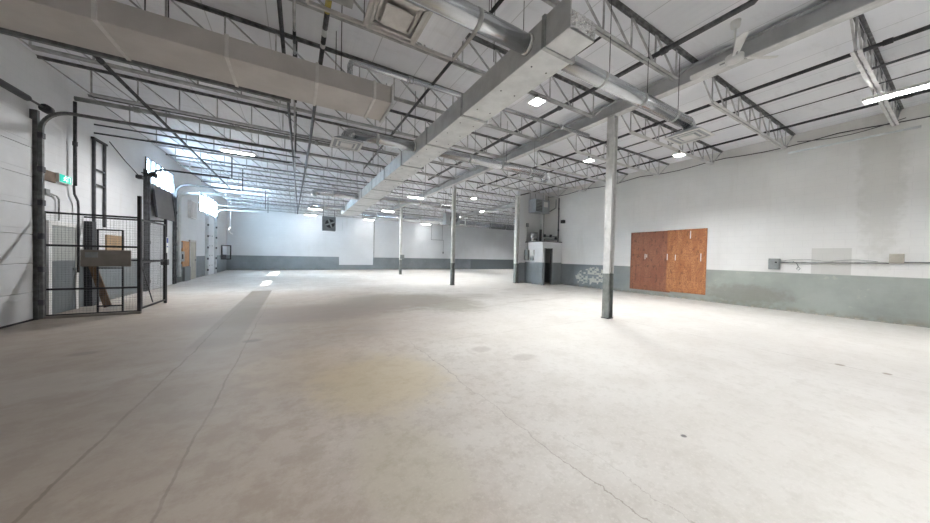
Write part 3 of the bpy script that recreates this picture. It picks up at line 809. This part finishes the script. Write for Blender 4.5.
for y in (11.78, 12.28): MB().box(XL+.01, XL+.06, y-.03, y+.03, 2.1, 4.42).done('post', 'dark', r)
MB().box(XL+.01, XL+.07, 11.7, 12.36, 4.40, 4.45).done('top_bar', 'black', r)
for z in (3.2, 3.6): MB().box(XL+.03, XL+.06, 11.8, 12.26, z, z+.04).done('cross_bar', 'dark', r)

tag(MB().box(XL+.002, XL+.14, 11.42, 11.62, 0, 2.2, .004).done('timber_post', 'black'), 'wide dark post on the left wall behind the inner gate frame', 'post')
# man door inside the cage
def mandoor(name, y0, y1, h, label, mat, frame, knob=True):
    r = thing(name, label, 'door', (XL+.03, (y0+y1)/2, 0)); r['kind'] = 'structure'
    f = MB().box(XL+.002, XL+.06, y0-.09, y0, 0, h+.09).box(XL+.002, XL+.06, y1, y1+.09, 0, h+.09).box(XL+.002, XL+.06, y0, y1, h, h+.09)
    f.done('door_frame', frame, r)
    l = MB().box(XL+.004, XL+.045, y0+.004, y1-.004, .01, h-.004, .003).done('door_leaf', mat, r)
    if knob: MB().tube([(XL+.045, y1-.08, 1.0), (XL+.09, y1-.08, 1.0)], [.02, .032], 12).done('door_knob', 'elec', r)
    return r
mandoor('door_4', 10.15, 10.98, 2.0, 'two-tone grey steel door in the left wall behind the wire cage', 'twotone', 'white')
mandoor('door_5', 20.05, 20.95, 1.95, 'tan door in the left wall between the orange board and the far overhead door', 'tan', 'offwhite')

# exit sign, board, small boxes on the left wall
r = thing('exit_sign', 'green lit running-man exit sign above the wire cage', 'exit sign', (XL+.05, 10.58, 2.98))
MB().box(XL+.01, XL+.07, 10.36, 10.80, 2.99, 3.19, .005).done('sign_case', 'white', r)
MB().box(XL+.07, XL+.074, 10.38, 10.78, 3.005, 3.175).done('sign_face', 'green', r)
gl = MB(); X = XL+.078
def seg(p, q, w): gl.bar((X, p[0], p[1]), (X, q[0], q[1]), w, .004, up=(1, 0, 0))
cy, cz = 10.55, 3.09
gl.tube([(X-.003, cy+.02, cz+.062), (X+.001, cy+.02, cz+.062)], .015, 10)
seg((cy+.015, cz+.045), (cy-.005, cz-.005), .028); seg((cy-.005, cz-.005), (cy+.04, cz-.03), .016); seg((cy+.04, cz-.03), (cy+.045, cz-.065), .014)
seg((cy-.005, cz), (cy-.03, cz-.035), .016); seg((cy-.03, cz-.035), (cy-.065, cz-.04), .014)
seg((cy+.01, cz+.035), (cy+.05, cz+.015), .012); seg((cy+.01, cz+.04), (cy-.035, cz+.025), .012); seg((cy-.035, cz+.025), (cy-.05, cz), .011)
for s in ((10.64, 3.03), (10.73, 3.03)): seg(s, (s[0], 3.15), .012)
seg((10.635, 3.15), (10.735, 3.15), .012)
gl.done('running_figure', 'glyph', r)
tag(MB().box(XL+.002, XL+.03, 9.90, 10.35, 2.95, 3.18, .004).done('board', 'brown'), 'brown board on the wall beside the green exit sign', 'board')
tag(MB().box(XL+.002, XL+.09, 9.92, 10.05, 2.62, 2.76, .008).done('junction_box', 'elec'), 'small grey box on the wall below the brown board', 'junction box')
pipe('wall_conduit', 'thin conduit running from the small box down to the cage', [(XL+.04, 10.05, 2.69), (XL+.04, 10.34, 2.66), (XL+.04, 10.42, 2.6), (XL+.04, 10.42, 2.12)], .016, 'greypipe', 0)
r = thing('flood_lamp', 'small black lamp on a bracket above the grey-brown panel', 'wall lamp', (XL+.1, 15.0, 4.05))
MB().box(XL+.16, XL+.40, 14.56, 14.78, 4.08, 4.22, .02).done('lamp_head', 'black', r)
MB().bar((XL, 14.67, 4.2), (XL+.2, 14.67, 4.15), .03, .03).done('bracket', 'black', r)
r = thing('flood_lamp', 'small dark lamp hanging from the left wall behind the cage pipe', 'wall lamp', (XL+.1, 14.0, 3.85))
MB().box(XL+.10, XL+.26, 13.9, 14.1, 3.86, 3.98, .02).done('lamp_head', 'black', r)
MB().tube([(XL+.01, 12.6, 4.6), (XL+.08, 13.3, 4.25), (XL+.15, 13.98, 3.97)], .012, 6).done('cord', 'cable', r)

# electrical boxes and boards between the doors
r = thing('disconnect_switch', 'dark electrical switch boxes on the left wall beside the orange board', 'switch box', (XL+.1, 18.4, .9))
MB().box(XL+.002, XL+.17, 18.22, 18.66, .98, 1.45, .01).done('box', 'elec', r)
MB().box(XL+.17, XL+.20, 18.30, 18.36, 1.1, 1.32).done('switch_handle', 'dark', r)
MB().box(XL+.002, XL+.12, 18.3, 18.6, 1.6, 1.9, .01).done('small_box', 'dark', r)
MB().box(XL+.002, XL+.10, 18.35, 18.62, .60, .85, .01).done('lower_box', 'dark', r)
tag(MB().box(XL+.01, XL+.06, 18.82, 19.85, .72, 1.95, .004).done('board', 'orange'), 'orange plywood board on the left wall between switch boxes and tan door', 'board')
tag(MB().box(XL+.01, XL+.10, 19.0, 19.9, .0, .68, .004).done('base_panel', 'doorgrey'), 'dark grey panel standing below the orange plywood board', 'panel')
r = thing('wall_box', 'pale cabinet high on the left wall between the two pane rows', 'cabinet', (XL+.08, 20.2, 3.1))
MB().box(XL+.002, XL+.14, 19.8, 20.7, 3.15, 4.05, .01).done('body', 'white', r)
MB().box(XL+.14, XL+.155, 19.86, 20.64, 3.2, 4.0, .004).done('door', 'offwhite', r)
r = thing('wall_bracket', 'black rectangular frame bracket on the left wall at the far corner', 'bracket', (XL+.25, 27.6, .9))
f = MB()
for x in (XL+.04, XL+.55):
    f.box(x-.04, x+.04, 27.5, 27.6, .9, 1.95)
for z in (.93, 1.92): f.box(XL+.0, XL+.59, 27.5, 27.6, z-.035, z+.035)
f.done('frame', 'black', r)
MB().box(XL+.0, XL+.3, 27.45, 27.68, .93, 1.25, .01).done('box', 'dark', r)
r = thing('pull_cord', 'white cord with a hook hanging in front of the far wall by the left corner', 'cord', (-3.93, 26, 2.7))
MB().tube([(-3.93, 26, ZC), (-3.93, 26, 3.15)], .012, 6).done('cord', 'white', r)
MB().tube([(-3.93, 26, 3.17)] + arc((-3.85, 26, 2.95), .17, PI*.75, PI*1.55, (1, 0, 0), (0, 0, 1.3), 8), .05, 8).done('hook', 'white', r)

# ------------------------------------------------------------------ plywood on the right wall
r = thing('plywood_panel', 'large red-brown plywood panel covering an opening in the right wall', 'panel', (XR-.04, 6.4, .2))
MB().box(XR-.035, XR-.003, 6.20, 7.86, .19, 2.74, .003).done('board', 'plyd', r)['label'] = 'darker red-brown board'
MB().box(XR-.040, XR-.003, 4.99, 6.34, .24, 2.75, .003).done('board', 'plyl', r)['label'] = 'lighter orange-brown board'
for y, z0, z1 in ((7.21, 1.55, 1.78), (7.14, 1.62, 1.76), (6.32, 1.52, 1.78), (6.02, 1.52, 1.75), (5.16, 1.50, 1.80), (5.52, 2.38, 2.68)):
    o = MB().box(XR-.048, XR-.040, y-.015, y+.015, z0, z1, .002).done('pale_cleat', 'white', r)
# electrical on the right wall
r = thing('junction_box', 'grey electrical box at the end of the conduit on the right wall', 'junction box', (XR-.06, 3.18, 1.28))
MB().box(XR-.13, XR-.002, 3.05, 3.30, 1.29, 1.64, .01).done('box', 'elec', r)
MB().box(XR-.145, XR-.13, 3.08, 3.27, 1.32, 1.61, .004).done('cover', 'elec', r)
MB().tube([(XR-.145, 3.12, 1.52), (XR-.17, 3.12, 1.52)], .025, 10).done('knockout_plug', 'black', r)
pipe('wall_conduit', 'thin conduit along the right wall from the grey electrical box', [(XR-.05, 3.05, 1.52), (XR-.05, 1.08, 1.555)], .016, 'greypipe', 2)
pipe('wall_conduit', 'thin conduit leaving the pale outlet box towards the right edge', [(XR-.05, .86, 1.58), (XR-.05, -1.5, 1.62)], .016, 'greypipe', 1)
r = thing('outlet_box', 'pale square outlet box on the conduit of the right wall', 'outlet box', (XR-.05, .96, 1.57))
MB().box(XR-.10, XR-.002, .86, 1.08, 1.56, 1.80, .008).done('box', 'tan', r)
MB().box(XR-.108, XR-.10, .88, 1.06, 1.58, 1.78, .003).done('cover', 'tan', r)
pipe('cable', 'thin cable looping above the conduit on the right wall', [(XR-.03, 3.05-.1*i, 1.56+.07*abs(math.sin(i*.33))) for i in range(19)], .007, 'greypipe', 0, cat='cable')
pipe('cable', 'small white cable end dangling below the conduit on the right wall', [(XR-.03, 2.78, 1.56), (XR-.03, 2.7, 1.5), (XR-.03, 2.66, 1.40), (XR-.03, 2.70, 1.33), (XR-.03, 2.66, 1.29), (XR-.03, 2.62, 1.34), (XR-.03, 2.66, 1.40)], .010, 'elec', 0, cat='cable')

# ------------------------------------------------------------------ small booth by the right wall
BX, BY, BZ = 11.86, 11.92, 2.40
r = thing('booth', 'small flat-roofed booth, white over grey, in the corner by the short wall', 'booth', (12.6, 12.6, 0)); r['kind'] = 'structure'
MB().box(BX, BX+.12, BY, YP, 0, BZ).done('side_wall', 'wy', r)
f = MB().box(BX+.12, 12.0, BY, BY+.12, 0, BZ).box(12.62, XR, BY, BY+.12, 0, BZ).box(12.0, 12.62, BY, BY+.12, 2.06, BZ)
f.done('front_wall', wall_mat('booth_front_paint', 'X', dado=1.25), r)
MB().box(BX-.01, XR, BY-.01, YP, BZ, BZ+.05).done('roof', 'dark', r)
fr = MB().box(12.0, 12.03, BY-.01, BY+.13, 0, 2.06).box(12.59, 12.62, BY-.01, BY+.13, 0, 2.06).box(12.0, 12.62, BY-.01, BY+.13, 2.03, 2.06)
fr.done('door_frame', 'doorgrey', r)
tag(MB().tube([(12.5, 12.75, .02), (12.5, 12.75, .03), (12.5, 12.75, .74), (12.5, 12.75, .8)], [.2, .24, .24, .2], 20).done('tank', 'elec'), 'grey tank standing in the dark doorway of the booth', 'tank')
r = thing('steel_drum', 'pale metal drum standing on the roof of the booth', 'drum', (12.13, 12.95, BZ+.06))
MB().tube([(12.13, 12.95, 2.452), (12.13, 12.95, 2.98)], .225, 26).done('body', 'galv', r)
MB().tube([(12.13, 12.95, 2.96), (12.13, 12.95, 2.99)], .24, 26).done('rim', 'band', r)
MB().tube([(12.13, 12.95, 2.455), (12.13, 12.95, 2.50)], .235, 26).done('rim', 'band', r)
r = thing('unit_heater', 'blue-grey unit heater hung above the booth', 'heater', (12.5, 12.9, 4.15))
MB().box(11.95, 13.1, 12.7, 13.25, 4.15, 4.92, .01).done('cabinet', 'heater', r)
MB().box(12.02, 12.50, 12.685, 12.70, 4.22, 4.86, .003).done('louver_opening', 'dark', r)
lv = MB()
for i in range(7): lv.bar((12.03, 12.67, 4.28+.085*i), (12.49, 12.67, 4.28+.085*i), .03, .008, up=(0, 1, 1))
lv.done('louvers', 'elec', r)
MB().box(12.62, 12.95, 12.69, 12.70, 4.5, 4.8, .003).done('data_plate', 'white', r)
for x in (12.0, 13.05):
    for y in (12.75, 13.2): MB().tube([(x, y, 4.92), (x, y, ZC)], .01, 6).done('hanger_rod', 'dark', r)
MB().tube([(12.72, 13.0, 4.15), (12.72, 13.0, 3.2)], .045, 10).done('flue', 'pale', r)
MB().tube([(12.72, 13.0, 3.2), (12.72, 13.0, 2.47)], .075, 10).done('lower_flue', 'dark', r)
r = thing('gas_piping', 'dark valves and piping running along the booth roof to the right wall', 'piping', (13.0, 12.6, 2.47))
p = MB()
p.tube([(12.86, 12.9, 4.14), (12.86, 12.9, 2.9), (12.9, 12.88, 2.82), (13.2, 12.4, 2.78), (13.22, 12.2, 2.78)], .025, 8)
p.tube([(12.98, 12.95, 2.47), (12.98, 12.95, 2.62), (13.05, 12.9, 2.65), (13.25, 12.2, 2.62)], .03, 8)
p.tube([(13.11, 13.0, 4.3), (13.16, 12.7, 4.3), (13.2, 12.3, 4.45), (13.2, 12.3, 4.95)], .035, 8)
p.done('pipe_run', 'greypipe', r)
for (x, y, z) in ((12.9, 12.85, 2.82), (13.1, 12.55, 2.80), (13.2, 12.25, 2.64)):
    MB().box(x-.06, x+.06, y-.06, y+.06, z-.06, z+.1, .02).done('valve', 'dark', r)
r = thing('meter_box', 'grey meter boxes on the side of the booth', 'meter box', (BX-.06, 13.0, 1.35))
MB().box(BX-.16, BX-.002, 12.98, 13.26, 1.36, 1.95, .01).done('large_box', 'elec', r)
MB().box(BX-.10, BX-.002, 12.55, 12.85, 1.62, 1.95, .01).done('small_box', 'white', r)
MB().box(BX-.12, BX-.002, 12.60, 12.80, 1.36, 1.52, .01).done('lower_box', 'elec', r)
MB().tube([(BX-.05, 13.1, 1.95), (BX-.05, 13.1, 2.4)], .022, 8).done('riser', 'greypipe', r)
r = thing('switch_box', 'small dark box on the short wall above the booth', 'switch box', (11.95, YP-.06, 3.3))
MB().box(11.86, 12.02, YP-.09, YP-.002, 3.32, 3.55, .008).done('box', 'elec', r)
MB().tube([(11.94, YP-.03, 3.32), (11.94, YP-.03, 2.47)], .014, 6).done('conduit', 'greypipe', r)
r = thing('wall_lamp', 'small dark lamp on an arm on the right wall beside the booth pipes', 'wall lamp', (13.1, 11.7, 3.4))
MB().bar((XR, 11.75, 3.62), (13.02, 11.6, 3.6), .03, .03).done('arm', 'dark', r)
MB().box(12.92, 13.1, 11.48, 11.68, 3.48, 3.66, .02).done('lamp_head', 'dark', r)

# ------------------------------------------------------------------ far heaters and hung bits
def heater(x, y, z, w, h, label):
    r = thing('unit_heater', label, 'heater', (x, y, z))
    MB().box(x-w/2, x+w/2, y, y+.5, z, z+h, .015).done('cabinet', 'doorgrey', r)
    MB().tube([(x+.05, y-.03, z+h*.5), (x+.05, y-.002, z+h*.5)], min(w, h)*.36, 20).done('fan_guard', 'black', r)
    b = MB()
    for k in range(4):
        a = k*PI/2+.4; b.bar((x+.05, y-.04, z+h*.5), (x+.05+math.cos(a)*h*.3, y-.04, z+h*.5+math.sin(a)*h*.3), .1, .01, up=(0, 1, 0))
    b.done('fan_blades', 'elec', r)
    for s in (-1, 1): MB().tube([(x+s*w*.42, y+.25, z+h), (x+s*w*.42, y+.25, ZC)], .012, 6).done('hanger_rod', 'dark', r)
    f = MB(); x1 = x+w/2
    f.bar((x1, y+.1, z+.08), (x1+.45, y+.1, z+.08), .03, .03); f.bar((x1+.45, y+.1, z+.05), (x1+.45, y+.1, z+h*.8), .06, .03)
    f.done('side_bracket', 'pale', r)
heater(1.98, 22.0, 3.05, .82, .98, 'dark unit heater hung before the far wall left of the trunk duct')
heater(8.35, 16.0, 3.42, .95, .72, 'dark unit heater hung behind the middle column')
r = thing('pipe_trapeze', 'thin black trapeze hanging before the far wall left of the middle column', 'frame', (13.4, 28.8, 3.2))
f = MB()
for x in (12.5, 13.75): f.tube([(x, 28.8, 3.2), (x, 28.8, ZC)], .014, 6)
f.bar((12.45, 28.8, 3.2), (13.9, 28.8, 3.2), .04, .03); f.tube([(13.9, 28.8, 3.2), (13.9, 28.8, 1.9)], .012, 6)
f.done('frame', 'dark', r)
MB().box(13.84, 13.96, 28.75, 28.85, 1.75, 1.95, .01).done('pendant_switch', 'elec', r)

# ------------------------------------------------------------------ daylight
W = bpy.data.worlds.new('sky'); SC.world = W; W.use_nodes = True
bg = W.node_tree.nodes['Background']; bg.inputs[0].default_value = (.60, .80, 1, 1); bg.inputs[1].default_value = 29.0
sun = bpy.data.lights.new('sun', 'SUN'); sun.energy = 14; sun.angle = .009; sun.color = (1, .97, .92)
so = bpy.data.objects.new('sun', sun); COL.objects.link(so)
so.rotation_euler = Vector((3.55, .9, -4.33)).to_track_quat('-Z', 'Y').to_euler()

# ------------------------------------------------------------------ camera
f_px, yaw, pit, rol = 293.4, math.radians(30.06), math.radians(1.0024), math.radians(1.2174)
fw = Vector((math.sin(yaw)*math.cos(pit), math.cos(yaw)*math.cos(pit), -math.sin(pit)))
rt = Vector((math.cos(yaw), -math.sin(yaw), 0)); up = rt.cross(fw)
r2 = rt*math.cos(rol)+up*math.sin(rol); u2 = up*math.cos(rol)-rt*math.sin(rol)
cam = bpy.data.cameras.new('camera'); cam.sensor_width = 36; cam.lens = f_px/930*36; cam.clip_end = 200; cam.clip_start = .05
co = bpy.data.objects.new('camera', cam); COL.objects.link(co)
mw = Matrix((r2, u2, -fw)).transposed().to_4x4(); mw.translation = (0, 0, 1.5)
co.matrix_world = mw
SC.camera = co

SC.view_settings.view_transform = 'Standard'; SC.view_settings.look = 'None'
SC.view_settings.exposure = 1.26; SC.view_settings.gamma = 1; SC.view_settings.use_curve_mapping = False
SC.cycles.use_denoising = True
SC.cycles.max_bounces = 10; SC.cycles.diffuse_bounces = 6; SC.cycles.transparent_max_bounces = 16
SC.cycles.sample_clamp_indirect = 6
